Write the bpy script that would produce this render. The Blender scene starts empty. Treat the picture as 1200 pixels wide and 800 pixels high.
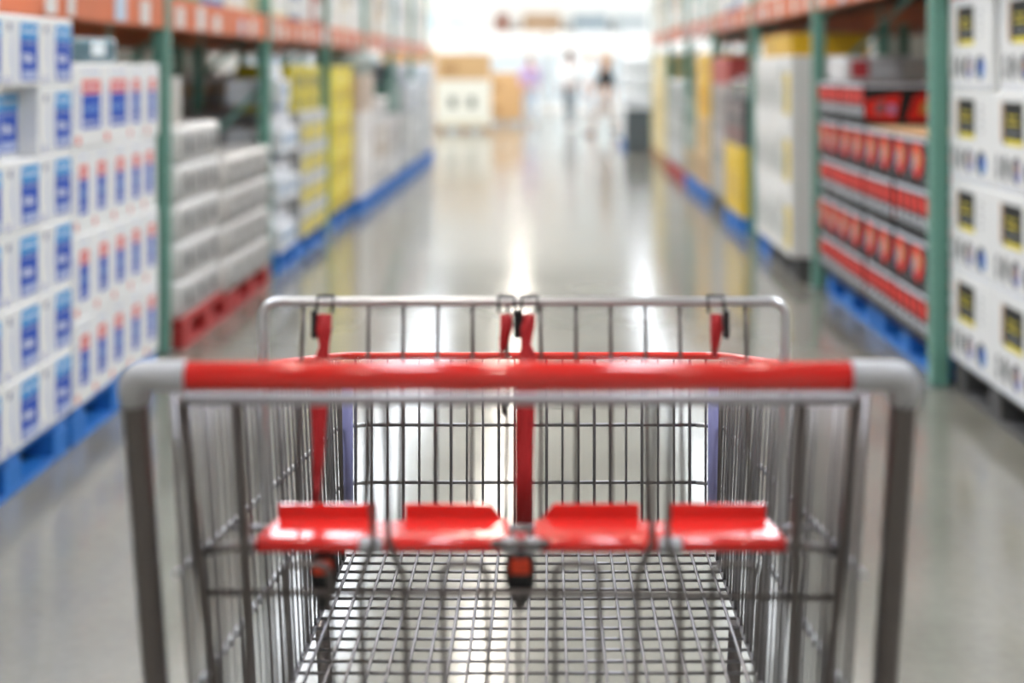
import bpy, math, random
from mathutils import Vector, Matrix
random.seed(7)
S = bpy.context.scene
COL = S.collection
# ------------------------------------------------------------------ camera
F = 1667.0                       # focal length in pixels of the 1200x800 frame
VX, VY, CH = 641.0, 80.0, 1.34   # vanishing point of the aisle, camera height
cam = bpy.data.cameras.new('camera'); camo = bpy.data.objects.new('camera', cam); COL.objects.link(camo)
camo.location = (0, 0, CH); camo.rotation_euler = (math.pi/2, 0, 0)
cam.sensor_width = 36; cam.lens = F/1200*36
cam.shift_x = -(VX-600)/1200; cam.shift_y = (VY-400)/1200
cam.clip_end = 300; cam.clip_start = .05
cam.dof.use_dof = True; cam.dof.focus_distance = 1.95; cam.dof.aperture_fstop = 2.2
S.camera = camo
# ------------------------------------------------------------------ world, exposure
W = bpy.data.worlds.new('world'); S.world = W; W.use_nodes = True
W.node_tree.nodes['Background'].inputs[0].default_value = (.9, .95, 1, 1)
W.node_tree.nodes['Background'].inputs[1].default_value = .35
S.view_settings.view_transform = 'Standard'; S.view_settings.look = 'None'
S.view_settings.gamma = 1; S.view_settings.use_curve_mapping = False
S.view_settings.exposure = 0.0
LAMP = 48.0        # radiance of a ceiling light panel
SKY = 20.0          # radiance of a skylight
FAR = 26.0         # radiance of the panels added to brighten the far end

# ------------------------------------------------------------------ helpers
def lin(h):
    h = h.lstrip('#'); o = []
    for i in (0, 2, 4):
        c = int(h[i:i+2], 16)/255
        o.append(c/12.92 if c <= .04045 else ((c+.055)/1.055)**2.4)
    return (*o, 1)
MC = {}
def mat(key, col='#808080', rough=.5, metal=0., var=.08, scale=14., bump=0., coat=0., emit=0., alpha=1.):
    if key in MC: return MC[key]
    m = bpy.data.materials.new(key); m.use_nodes = True; nt = m.node_tree; b = nt.nodes['Principled BSDF']
    c = lin(col)
    b.inputs['Roughness'].default_value = rough; b.inputs['Metallic'].default_value = metal
    if coat: b.inputs['Coat Weight'].default_value = coat; b.inputs['Coat Roughness'].default_value = .12
    if alpha < 1: b.inputs['Alpha'].default_value = alpha
    if emit:
        b.inputs['Base Color'].default_value = c
        b.inputs['Emission Color'].default_value = c; b.inputs['Emission Strength'].default_value = emit
    else:
        tc = nt.nodes.new('ShaderNodeTexCoord'); no = nt.nodes.new('ShaderNodeTexNoise'); no.inputs['Scale'].default_value = scale
        no.inputs['Detail'].default_value = 3
        nt.links.new(tc.outputs['Object'], no.inputs['Vector'])
        r = nt.nodes.new('ShaderNodeMix'); r.data_type = 'RGBA'
        r.inputs[6].default_value = tuple(x*(1-var) for x in c[:3])+(1,)
        r.inputs[7].default_value = tuple(min(1, x*(1+var)) for x in c[:3])+(1,)
        nt.links.new(no.outputs['Fac'], r.inputs[0]); nt.links.new(r.outputs[2], b.inputs['Base Color'])
        if bump:
            bp = nt.nodes.new('ShaderNodeBump'); bp.inputs['Strength'].default_value = bump; bp.inputs['Distance'].default_value = .004
            nt.links.new(no.outputs['Fac'], bp.inputs['Height']); nt.links.new(bp.outputs['Normal'], b.inputs['Normal'])
    MC[key] = m
    return m

class MB:
    def __init__(s): s.v = []; s.f = []; s.m = []; s.s = []; s.mats = []
    def mi(s, m):
        if m not in s.mats: s.mats.append(m)
        return s.mats.index(m)
    def face(s, idx, m, smooth=False): s.f.append(tuple(idx)); s.m.append(s.mi(m)); s.s.append(smooth)
    def poly(s, pts, m):
        n = len(s.v); s.v += [tuple(p) for p in pts]; s.face(range(n, n+len(pts)), m)
    def box(s, x0, x1, y0, y1, z0, z1, m, b=0.):
        n = len(s.v)
        if not b:
            s.v += [(x, y, z) for z in (z0, z1) for y in (y0, y1) for x in (x0, x1)]
            for q in ((0,2,3,1),(4,5,7,6),(0,1,5,4),(2,6,7,3),(0,4,6,2),(1,3,7,5)): s.face([n+i for i in q], m)
            return
        X = (x0, x1); Y = (y0, y1); Z = (z0, z1); idx = {}
        for i in (0, 1):
            for j in (0, 1):
                for k in (0, 1):
                    sx, sy, sz = (1-2*i)*b, (1-2*j)*b, (1-2*k)*b
                    for a, p in enumerate(((X[i], Y[j]+sy, Z[k]+sz), (X[i]+sx, Y[j], Z[k]+sz), (X[i]+sx, Y[j]+sy, Z[k]))):
                        idx[i, j, k, a] = len(s.v); s.v.append(p)
        for i in (0, 1):
            q = [idx[i,0,0,0], idx[i,1,0,0], idx[i,1,1,0], idx[i,0,1,0]]; s.face(q if i else q[::-1], m)
            q = [idx[0,i,0,1], idx[0,i,1,1], idx[1,i,1,1], idx[1,i,0,1]]; s.face(q if i else q[::-1], m)
            q = [idx[0,0,i,2], idx[1,0,i,2], idx[1,1,i,2], idx[0,1,i,2]]; s.face(q if i else q[::-1], m)
        for i in (0, 1):
            for j in (0, 1):
                q = [idx[i,j,0,0], idx[i,j,0,1], idx[i,j,1,1], idx[i,j,1,0]]; s.face(q if i == j else q[::-1], m)
                q = [idx[i,0,j,0], idx[i,1,j,0], idx[i,1,j,2], idx[i,0,j,2]]; s.face(q if i != j else q[::-1], m)
                q = [idx[0,i,j,1], idx[1,i,j,1], idx[1,i,j,2], idx[0,i,j,2]]; s.face(q if i == j else q[::-1], m)
        for i in (0, 1):
            for j in (0, 1):
                for k in (0, 1):
                    q = [idx[i,j,k,0], idx[i,j,k,1], idx[i,j,k,2]]; s.face(q if (i+j+k) % 2 else q[::-1], m)
    def tube(s, path, r, m, n=8, caps=True, closed=False):
        P = [Vector(p) for p in path]; k = len(P); R = r if isinstance(r, (list, tuple)) else [r]*k
        base = len(s.v); up = None
        for i, p in enumerate(P):
            a = P[i-1] if (i or closed) else p; c = P[(i+1) % k] if (i < k-1 or closed) else p
            t = (c-a).normalized()
            if up is None:
                up = Vector((0, 0, 1)) if abs(t.z) < .9 else Vector((0, 1, 0))
            u = (up-t*up.dot(t)).normalized(); up = u; w = t.cross(u)
            for j in range(n):
                g = 2*math.pi*j/n; s.v.append(tuple(p+(u*math.cos(g)+w*math.sin(g))*R[i]))
        for i in range(k if closed else k-1):
            for j in range(n):
                a = base+i*n; c = base+((i+1) % k)*n
                s.face((a+j, a+(j+1) % n, c+(j+1) % n, c+j), m, True)
        if caps and not closed:
            s.face([base+j for j in range(n)][::-1], m); s.face([base+(k-1)*n+j for j in range(n)], m)
    def lathe(s, prof, c, m, n=16, axis='z', sx=1., sy=1.):
        base = len(s.v)
        for (r, h) in prof:
            for j in range(n):
                g = 2*math.pi*j/n; a, b_ = r*math.cos(g)*sx, r*math.sin(g)*sy
                if axis == 'z': p = (c[0]+a, c[1]+b_, c[2]+h)
                elif axis == 'x': p = (c[0]+h, c[1]+a, c[2]+b_)
                else: p = (c[0]+b_, c[1]+h, c[2]+a)
                s.v.append(p)
        for i in range(len(prof)-1):
            for j in range(n):
                a = base+i*n; b_ = a+n
                s.face((a+j, a+(j+1) % n, b_+(j+1) % n, b_+j), m, True)
        s.face([base+j for j in range(n)][::-1], m); s.face([base+(len(prof)-1)*n+j for j in range(n)], m)
    def ribbon(s, pts, width, ang, m, th=.0012):
        """webbing: pts along its length, width list, ang = heading of its width in the x-y plane"""
        b = len(s.v)
        for p, w, a in zip(pts, width, ang):
            d = Vector((math.cos(a), math.sin(a), 0)); q = Vector((-math.sin(a), math.cos(a), 0))*th; p = Vector(p)
            for e in (p-d*w/2-q, p+d*w/2-q, p+d*w/2+q, p-d*w/2+q): s.v.append(tuple(e))
        for i in range(len(pts)-1):
            for j in range(4):
                a = b+4*i; s.face((a+j, a+(j+1) % 4, a+4+(j+1) % 4, a+4+j), m, True)
        s.face((b+3, b+2, b+1, b), m); e = b+4*(len(pts)-1); s.face((e, e+1, e+2, e+3), m)
    def prism(s, pts2, fn, t0, t1, m):
        """outline pts2 swept between offsets t0 and t1 through fn(u, v, t)"""
        n = len(s.v); k = len(pts2)
        s.v += [tuple(fn(u, v, t0)) for u, v in pts2]+[tuple(fn(u, v, t1)) for u, v in pts2]
        s.face(list(range(n, n+k))[::-1], m); s.face(range(n+k, n+2*k), m)
        for i in range(k): s.face((n+i, n+(i+1) % k, n+k+(i+1) % k, n+k+i), m)
    def mesh(s, name, origin=(0, 0, 0)):
        me = bpy.data.meshes.new(name)
        me.from_pydata([(x-origin[0], y-origin[1], z-origin[2]) for x, y, z in s.v], [], s.f)
        for m in s.mats: me.materials.append(m)
        me.polygons.foreach_set('material_index', s.m); me.polygons.foreach_set('use_smooth', s.s); me.update()
        return me
    def build(s, name, parent=None, origin=(0, 0, 0), loc=None):
        return link(name, s.mesh(name, origin), parent, origin if (parent is None and loc is None) else (loc or (0, 0, 0)))
def link(name, data, parent=None, loc=(0, 0, 0), rz=0.):
    o = bpy.data.objects.new(name, data); COL.objects.link(o); o.parent = parent
    o.location = loc; o.rotation_euler.z = rz
    return o
def tag(o, label, cat, group=None):
    o['label'] = label; o['category'] = cat
    if group: o['group'] = group
    return o
def thing(name, loc, label, cat, group=None, rz=0.): return tag(link(name, None, None, loc, rz), label, cat, group)
def struct(name, mb, label=None, parent=None):
    o = mb.build(name, parent)
    o['kind'] = 'structure'
    if label: o['label'] = label
    return o
def fillet(pts, r, n=5):
    P = [Vector(p) for p in pts]; out = [P[0]]
    for i in range(1, len(P)-1):
        a = (P[i-1]-P[i]); c = (P[i+1]-P[i]); rr = min(r, a.length*.49, c.length*.49)
        p0 = P[i]+a.normalized()*rr; p2 = P[i]+c.normalized()*rr
        for k in range(n+1):
            t = k/n; out.append(p0*(1-t)**2+P[i]*2*t*(1-t)+p2*t*t)
    out.append(P[-1]); return out
def px(x, y, d): return ((x-VX)/F*d, d, CH-(y-VY)/F*d)   # a pixel at a known distance

# ------------------------------------------------------------------ setting
def floor_material():
    m = bpy.data.materials.new('polished_concrete'); m.use_nodes = True; nt = m.node_tree; b = nt.nodes['Principled BSDF']
    tc = nt.nodes.new('ShaderNodeTexCoord')
    n1 = nt.nodes.new('ShaderNodeTexNoise'); n1.inputs['Scale'].default_value = .9; n1.inputs['Detail'].default_value = 6
    n2 = nt.nodes.new('ShaderNodeTexNoise'); n2.inputs['Scale'].default_value = 30; n2.inputs['Detail'].default_value = 4
    for n in (n1, n2): nt.links.new(tc.outputs['Object'], n.inputs['Vector'])
    r = nt.nodes.new('ShaderNodeValToRGB'); r.color_ramp.elements[0].color = lin('#7b786f'); r.color_ramp.elements[1].color = lin('#9a978d')
    r.color_ramp.elements[0].position = .3; r.color_ramp.elements[1].position = .75
    mx = nt.nodes.new('ShaderNodeMix'); mx.data_type = 'RGBA'; mx.blend_type = 'MULTIPLY'; mx.inputs[0].default_value = .25
    nt.links.new(n1.outputs['Fac'], r.inputs[0]); nt.links.new(r.outputs[0], mx.inputs[6]); nt.links.new(n2.outputs['Fac'], mx.inputs[7])
    nt.links.new(mx.outputs[2], b.inputs['Base Color'])
    mr = nt.nodes.new('ShaderNodeMapRange'); mr.inputs[3].default_value = .09; mr.inputs[4].default_value = .19
    nt.links.new(n1.outputs['Fac'], mr.inputs[0]); nt.links.new(mr.outputs[0], b.inputs['Roughness'])
    b.inputs['Specular IOR Level'].default_value = .6
    return m
def plane_box(x0, x1, y0, y1, z0, z1, m):
    b = MB(); b.box(x0, x1, y0, y1, z0, z1, m); return b
HX, HY0, HY1, HZ = 22, -9, 96, 8.6
white_wall = mat('painted_wall', '#d9d9d4', .6, var=.04, scale=2)
struct('floor', plane_box(-HX, HX, HY0, HY1, -.2, 0, floor_material()), 'polished grey concrete warehouse floor')
struct('ceiling', plane_box(-HX, HX, HY0, HY1, HZ, HZ+.2, mat('roof_deck', '#dcdcd8', .7, var=.04, scale=1)))
struct('wall_left', plane_box(-HX-.2, -HX, HY0, HY1, -.2, HZ+.2, white_wall))
struct('wall_right', plane_box(HX, HX+.2, HY0, HY1, -.2, HZ+.2, white_wall))
struct('wall_far', plane_box(-HX-.2, HX+.2, HY1, HY1+.2, -.2, HZ+.2, white_wall))
struct('wall_partition', plane_box(-11, 11, 46.62, 46.8, 0, 5.5, white_wall))
struct('wall_rear', plane_box(-HX-.2, HX+.2, HY0-.2, HY0, -.2, HZ+.2, white_wall))
# ceiling lights: long housings with a glowing lens; skylights in the roof deck
lamp_lens = mat('lamp_lens', '#fff6e8', emit=LAMP); sky_lens = mat('skylight_lens', '#eef5ff', emit=SKY); far_lens = mat('far_fill_lens', '#fffaf2', emit=FAR)
steel_w = mat('white_enamel', '#e4e4e0', .4)
def luminaire(x, y, z, w, l, lens, label, group):
    t = thing('ceiling_light', (x, y, z), label, 'light', group)
    b = MB(); b.box(-w/2, w/2, -l/2, l/2, .02, .12, steel_w, .01); b.build('housing', t)
    b = MB(); b.box(-w/2+.02, w/2-.02, -l/2+.02, l/2-.02, 0, .018, lens); b.build('lens', t)
    b = MB(); b.tube([(0, -l/3, .12), (0, -l/3, HZ-z)], .008, steel_w, 6); b.build('hanger', t)
    b = MB(); b.tube([(0, l/3, .12), (0, l/3, HZ-z)], .008, steel_w, 6); b.build('hanger', t)
for j in range(12):
    y = -3+8.2*j
    for x in (-9.5, 9.5, -1.0):
        luminaire(x, y, 7.6, .42, 2.4, lamp_lens, 'long white ceiling light hung over the aisle' if x == -1.0 else 'long white ceiling light hung over a neighbouring aisle', 'ceiling lights in rows')
for j in range(8):
    for x in ((-4.8, 4.8) if j < 7 else (4.8,)):
        t = thing('skylight', (x, 1+8.2*j, HZ-.12), 'rectangular white skylight set in the roof deck', 'skylight', 'skylights')
        b = MB(); b.box(-1.3, 1.3, -1.8, 1.8, 0, .02, sky_lens); b.build('lens', t)
        b = MB()
        for q in ((-1.4, -1.3, -1.9, 1.9), (1.3, 1.4, -1.9, 1.9), (-1.3, 1.3, -1.9, -1.8), (-1.3, 1.3, 1.8, 1.9)): b.box(*q, -.02, .12, steel_w)
        b.build('curb_frame', t)
for x in (-8.4, -5.2, 5.2, 8.4):  # fill panels added to whiten the far end, not known fixtures
    for y in (31, 37.5):
        luminaire(x, y, 6.2, 1.1, 2.2, far_lens, 'large bright light panel added above the cross aisle to brighten the far end', 'added far end light panels')

# ------------------------------------------------------------------ products
def quad(u0, u1, v0, v1): return [(u0, v0), (u1, v0), (u1, v1), (u0, v1)]
def words(u0, u1, v0, v1, n, rnd):
    """a line of lettering: short upright strokes"""
    out = []; st = (u1-u0)/n
    for i in range(n):
        a = u0+st*i; w = st*rnd.uniform(.45, .8)
        out.append(quad(a, a+w, v0+(v1-v0)*rnd.choice((0, 0, .15)), v1-(v1-v0)*rnd.choice((0, 0, .2))))
    return out
class Product:
    def __init__(s, name, cat, dep, wid, hei, body, prints=(), style='box', bumps=5, extra=None, bevel=.006, endprints=()):
        s.name, s.cat, s.dep, s.wid, s.hei = name, cat, dep, wid, hei
        b = MB()
        if style == 'box': b.box(-dep/2, dep/2, -wid/2, wid/2, 0, hei, body, bevel)
        else:
            out = []; st = wid/bumps; amp = st*.26
            for sgn in (1, -1):
                for i in range(bumps):
                    for k in range(6):
                        t = (k+.5)/6; y = (-wid/2+st*(i+t))*sgn; out.append((sgn*(dep/2-amp+amp*math.sin(math.pi*t)**.6), y))
            lev = [(0, .93), (.08, 1), (.8, 1), (.94, .96), (1, .86)]; n = len(out); base = len(b.v)
            for h, sc in lev: b.v += [(x*sc, y*sc, h*hei) for x, y in out]
            for l in range(len(lev)-1):
                for i in range(n): b.face((base+l*n+i, base+l*n+(i+1) % n, base+(l+1)*n+(i+1) % n, base+(l+1)*n+i), body, l < 3)
            b.face([base+i for i in range(n)][::-1], body); b.face([base+4*n+i for i in range(n)], body)
        s.body = b.mesh(name); s.parts = []
        b = MB()
        for layer, poly, m in prints:
            b.poly([(dep/2+.0008*(layer+1), -wid/2+u*wid, v*hei) for u, v in poly], m)
        for layer, poly, m in endprints:      # the end that faces the near side of the aisle
            b.poly([(-dep/2+u*dep, -wid/2-.0008*(layer+1), v*hei) for u, v in poly], m)
            b.poly([(dep/2-u*dep, wid/2+.0008*(layer+1), v*hei) for u, v in poly], m)
        if b.f: s.parts.append(('printed_label', b.mesh('printed_label')))
        for nm, me in (extra or []): s.parts.append((nm, me))
    def put(s, x, y, z, side, label, group, yaw=0., name=None):
        """side -1: rack on the left, faces +x; side 1: rack on the right, faces -x"""
        o = link(name or s.name, s.body, None, (x, y, z), (0 if side < 0 else math.pi)+yaw)
        tag(o, label, s.cat, group)
        for nm, me in s.parts: link(nm, me, o)
        return o
ORD = ['top', 'second', 'third', 'fourth', 'fifth', 'sixth', 'seventh']
NTH = ['first', 'second', 'third', 'fourth', 'fifth', 'sixth']
def stack(p, side, xf, d0, cols, rows, z0, lab, group, deep=1, gap=.004, jit=.002, skip=(), anchor=None, rev=False):
    for r in range(rows):
        k = rows-1-r
        where = 'top layer' if k == 0 else ('bottom layer' if r == 0 else ORD[k]+' layer down')
        for c in range(cols):
            for q in range(deep):
                if (c, r, q) in skip: continue
                w2 = where+(', behind the front row' if q else (f', {NTH[cols-1-c if rev else c]} from {anchor}' if anchor else ''))
                x = xf+side*(p.dep/2+q*(p.dep+.006)+random.uniform(0, jit*2))
                p.put(x, d0+(c+.5)*(p.wid+gap), z0+r*(p.hei+.0008), side, lab.format(w2), group, random.uniform(-jit, jit)*2)
white_card = mat('white_card', '#e9e9e8', .45, var=.03); blue = mat('print_blue', '#1f4fb8', .7); cyan = mat('print_cyan', '#1297da', .7)
pale_violet = mat('print_pale_violet', '#a9b6dc', .4); white_ink = mat('print_white', '#dfe3ee', .4); navy = mat('print_navy', '#28306e', .4)
redi = mat('print_red', '#e04a3a', .7); grey_ink = mat('print_grey', '#8f9296', .4); black_ink = mat('print_black', '#141617', .7)
yellow_ink = mat('print_yellow', '#e6d21f', .4); skyblue = mat('print_skyblue', '#5b8fd0', .4); tan_ink = mat('print_tan', '#c8a384', .5)
lilac = mat('print_lilac', '#8f92c8', .4)
rn = random.Random(3)
def cyan_prints():
    L = []
    def curve(us, v0, v1): return [(u, v0+(v1-v0)*i/(len(us)-1)) for i, u in enumerate(us)]
    left = curve([.50, .475, .46, .455, .46, .47, .48], .08, .9)
    L.append((0, [(.96, .08), (.96, .9)]+left[::-1], blue))
    L.append((1, [(.96, .68), (.96, .9), (.48, .9), (.463, .68)], cyan))
    for q in words(.52, .93, .74, .83, 7, rn): L.append((2, q, white_ink))
    for q in words(.52, .9, .6, .65, 9, rn): L.append((2, q, pale_violet))
    for q in words(.52, .84, .34, .47, 3, rn): L.append((2, q, white_ink))
    L.append((2, quad(.53, .93, .11, .23), pale_violet))
    a = curve([.36, .28, .235, .225, .24, .28, .33], .06, .93); c = curve([.40, .325, .285, .275, .28, .31, .35], .06, .93)
    L.append((0, c+a[::-1], pale_violet))
    L.append((1, quad(.13, .2, .78, .88), navy))
    for i in range(2): L.append((1, quad(.06, .2, .06+.05*i, .085+.05*i), lilac))
    return L
P_cyan = Product('carton', 'carton', .42, .316, .2275, white_card, cyan_prints())
def rb_prints(u0=.26, u1=.9):
    L = [(0, quad(u0, u1, .22, .63), blue), (0, quad(u0, u1, .64, .80), redi), (0, quad(.08, .2, .05, .14), redi)]
    for q in words(u0+.05, u1-.05, .69, .75, 5, rn): L.append((1, q, white_ink))
    for q in words(u0+.04, u1-.06, .42, .5, 4, rn): L.append((1, q, skyblue))
    for q in words(u0+.04, u1-.04, .27, .31, 7, rn): L.append((1, q, white_ink))
    for i in range(5): L.append((0, quad(.07, .15, .25+i*.1, .31+i*.1), lilac))
    for q in words(u0, u1, .88, .92, 5, rn): L.append((0, q, pale_violet))
    return L
P_rbw = Product('carton', 'carton', .40, .325, .304, white_card, rb_prints())
P_rbn = Product('carton', 'carton', .40, .212, .304, white_card, rb_prints(.3, .74))
def tyre_prints():
    L = [(0, quad(.22, .60, .48, .9), black_ink), (1, quad(.26, .60, .48, .535), yellow_ink), (0, quad(.17, .215, .50, .9), tan_ink)]
    for i, v in enumerate((.74, .67)):
        for q in words(.30, .50+.04*i, v, v+.035, 6, rn): L.append((1, q, yellow_ink))
    for v in (.61, .57):
        for q in words(.28, .56, v, v+.02, 9, rn): L.append((1, q, grey_ink))
    for i in range(4):
        for q in words(.72, .8, .56+.08*i, .60+.08*i, 2, rn): L.append((0, q, grey_ink))
    for i, (u, w) in enumerate(((.11, .04), (.26, .055), (.47, .095), (.75, .11))):
        def ell(cu, cv, a, b): return [(cu+a*math.cos(2*math.pi*k/18), cv+b*math.sin(2*math.pi*k/18)) for k in range(18)]
        L.append((0, ell(u, .24, w, .13), black_ink))
        L.append((1, ell(u+w*.35, .23, w*.62, .105), (grey_ink, grey_ink, lilac, skyblue)[i]))
        L.append((2, ell(u+w*.2, .26, w*.4, .05), (white_card, black_ink, tan_ink, blue)[i]))
    L.append((0, quad(.04, .96, .04, .05), pale_violet))
    return L
P_tyre = Product('carton', 'carton', .44, .565, .371, mat('tyre_card', '#e3e3e2', .45, var=.03), tyre_prints())
film = mat('shrink_film', '#dcdad7', .28, var=.12, scale=9, bump=.3, coat=.4); film2 = mat('shrink_film_grey', '#cfccc8', .3, var=.15, scale=9, bump=.3, coat=.3)
dark_ink = mat('print_dark', '#6a6a6c', .4)
gp = lambda: [(0, quad(.38, .62, .2, .75), grey_ink), (1, quad(.43, .56, .3, .55), black_ink), (0, quad(.08, .15, .15, .8), dark_ink), (0, quad(.8, .87, .15, .8), dark_ink)]
P_greyA = Product('paper_towel_pack', 'pack', .4, .256, .185, film, gp(), 'scallop', 3)
P_greyB = Product('paper_towel_pack', 'pack', .4, .285, .182, film2, [(0, quad(.06+.155*i, .1+.155*i, .1, .78), dark_ink) for i in range(6)]+[(1, quad(.4, .62, .3, .6), white_card)], 'scallop', 6)
# red drink packs
can_black = mat('pack_black', '#141416', .75); can_red = mat('pack_red', '#dc2418', .75); wrap_white = mat('pack_film_white', '#d3d9e6', .3, coat=.2)
silver = mat('pack_silver', '#5f6066', .6); gold = mat('pack_gold', '#c79a3e', .35)
def drink_pack(slanted):
    fr = []
    if slanted:
        for i in range(2):
            a = i*.5
            fr += [(0, [(a+.02, .5), (a+.08, .3), (a+.22, .16), (a+.34, .34), (a+.38, .6), (a+.30, .86), (a+.03, .86)], can_red), (1, [(a+.10, .42), (a+.22, .36), (a+.28, .62), (a+.16, .8)], gold),
                   (2, [(a+.06, .3), (a+.11, .28), (a+.16, .6), (a+.09, .66)], lilac), (0, [(a+.36, .06), (a+.47, .06), (a+.47, .3), (a+.41, .2)], silver)]
    else:
        for i in range(5):
            a = i/5+.03; c = (i+1)/5-.03
            fr += [(0, [(a, .54), (c, .50), (c, .84), (a, .86)], can_red), (1, quad(a+.04, c-.05, .62, .76), redi), (0, quad(a, c, .22, .44), wrap_grey), (1, quad(a+.05, c-.04, .22, .34), black_ink)]
    fr.append((0, quad(.03, .97, .90, .985), wrap_white))
    en = [(0, [(.02, .2), (.4, .12), (.45, .75), (.02, .6)], can_red), (0, [(.52, .15), (.98, .1), (.98, .9), (.62, .7)], can_red), (1, [(.14, .3), (.24, .28), (.26, .6), (.16, .55)], silver), (1, quad(.3, .38, .3, .5), lilac),
          (1, [(.68, .3), (.82, .3), (.86, .65), (.72, .55)], gold), (0, quad(.02, .98, .9, .98), wrap_white)]
    return Product('drink_pack', 'drink pack', .42, .60, .2245, can_black, fr, 'box', endprints=en, bevel=.02)
wrap_grey = mat('pack_film_grey', '#b9bcc4', .35)
P_redA = drink_pack(False); P_redB = drink_pack(True)
def plain(name, cat, dep, wid, hei, col, rects=(), style='box', bumps=4, rough=.45, coat=0., ends=()):
    ex = []
    for i, q in enumerate(rects):
        b = MB(); X = dep/2+.0008*(i+1); b.poly([(X, -wid/2+u*wid, v*hei) for u, v in quad(*q[:4])], mat('goods_'+q[4].strip('#'), q[4], .4)); ex.append(('printed_panel', b.mesh('printed_panel')))
    for i, q in enumerate(ends):
        b = MB(); Y = wid/2+.0008*(i+1); b.poly([(dep/2-u*dep, Y, v*hei) for u, v in quad(*q[:4])], mat('goods_'+q[4].strip('#'), q[4], .4)); ex.append(('printed_panel', b.mesh('printed_panel')))
    return Product(name, cat, dep, wid, hei, mat('goods_'+col.strip('#'), col, rough, var=.06, coat=coat), (), style, bumps, ex)

# ------------------------------------------------------------------ pallets
def pallet_proto(key, col):
    m = mat('pallet_'+key, col, .6, var=.18, scale=6, bump=.2)
    a = MB(); a.box(-.045, .045, -.51, .51, 0, .02, m, .003); b = MB(); b.box(-.055, .055, -.07, .07, 0, .08, m, .004)
    c = MB(); c.box(-.55, .55, -.05, .05, 0, .018, m, .003)
    return a.mesh('deck_board'), b.mesh('block'), c.mesh('stringer_board')
PAL = {k: pallet_proto(k, c) for k, c in dict(blue='#2272c4', red='#b03433', black='#4c4b4b', wood='#b58f62').items()}
def pallet(kind, side, xf, d0, label, group, ly=1.02):
    t = thing('pallet', (xf+side*.56, d0+ly/2, 0), label, 'pallet', group)
    t.scale = (1, ly/1.02, 1)
    A, B, C = PAL[kind]
    for i in range(3):
        for j in range(3): link('block', B, t, ((i-1)*.495, (j-1)*.44, .019))
        link('bottom_board', A, t, ((i-1)*.505, 0, 0))
        link('stringer_board', C, t, (0, (i-1)*.44, .0995))
    for i in range(7): link('deck_board', A, t, (-.505+i*1.01/6, 0, .118))
PZ = .139

# ------------------------------------------------------------------ racks
green = mat('rack_green', '#67998a', .45, var=.12, scale=5); orange = mat('rack_orange', '#cf6a3d', .5, var=.2, scale=4)
deck_m = mat('shelf_deck', '#6d5140', .7, var=.2, scale=3); hole_m = mat('slot_shadow', '#2c4a3f', .8); tagm = mat('price_card', '#d9d6d2', .5); tagm2 = mat('price_card_blue', '#b8c6d6', .5)
rail_m = mat('rack_steel', '#8b8f90', .4, .6)
def upright_mesh():
    b = MB(); w = .042
    b.box(-.035, .035, -w, w, .006, 4.4, green, .004)
    return b.mesh('upright')
def hole_mesh():
    b = MB()
    for i in range(82):
        z = .12+i*.0508
        for y in (0,):
            b.poly([(.0358, y+.009*math.cos(2*math.pi*k/8), z+.013*math.sin(2*math.pi*k/8)) for k in range(8)], hole_m)
    return b.mesh('slot_row')
UP, HOLE = upright_mesh(), hole_mesh()
pb = MB(); pb.box(-.06, .06, -.05, .05, 0, .006, rail_m); FOOT = pb.mesh('foot_plate')
def rack(side, xp, posts, zb, label, bh=.155):
    t = thing('pallet_rack', (xp+side*.55, posts[0], 0), label, 'rack'); ox = -side*.515     # local front x
    rz = 0 if side < 0 else math.pi
    rnd = random.Random(11 if side < 0 else 12)
    for y in posts:
        for fx in (ox, -ox):
            u = link('upright', UP, t, (fx, y-posts[0], 0), rz if fx == ox else rz+math.pi)
            link('foot_plate', FOOT, u)
            if fx == ox: link('slot_row', HOLE, u)['kind'] = 'stuff'
        for i in range(4):
            z0 = .25+i*1.0
            b = MB(); b.tube([(-.48, y-posts[0], z0), (.48, y-posts[0], z0+.95)], .014, green, 6); b.build('brace', t)
    for i in range(len(posts)-1):
        y0, y1 = posts[i]-posts[0]+.044, posts[i+1]-posts[0]-.044
        for fx, nm in ((ox, 'front'), (-ox, 'rear')):
            b = MB(); b.box(fx-.025, fx+.025, y0, y1, zb, zb+bh, orange, .004)
            bo = b.build('beam', t)
            if nm == 'front':
                k = 0; yy = y0+.12
                while yy < y1-.2:
                    w = rnd.uniform(.07, .16); h = bh*rnd.uniform(.55, .8)
                    c = MB(); xs = fx-side*.027; c.box(min(xs, xs-side*.002), max(xs, xs-side*.002), yy, yy+w, zb+.012, zb+.012+h, rnd.choice((tagm, tagm, tagm2)))
                    c.build('price_card', bo); yy += w+rnd.uniform(.12, .5); k += 1
        for k in range(2):
            ya = y0+(y1-y0)*k/2; b = MB(); b.box(-.49, .49, ya+.01, ya+(y1-y0)/2-.01, zb+bh-.03, zb+bh+.002, deck_m); b.build('shelf_deck', t)
    return zb+bh+.004
LP = [1.3, 3.9]+[6.7+2.45*i for i in range(7)]; RP = [3.35+2.65*i for i in range(8)]
LZ = rack(-1, -1.78, LP, 1.525, 'long green and orange rack holding white cartons with blue labels')
RZ = rack(1, 1.615, RP, 1.69, 'long green and orange rack holding red drink packs and yellow goods')
rack(-1, -2.97, LP, 1.525, 'green and orange rack standing back to back with the white carton rack')
rack(1, 2.80, RP, 1.69, 'green and orange rack standing back to back with the drink pack rack')

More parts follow.
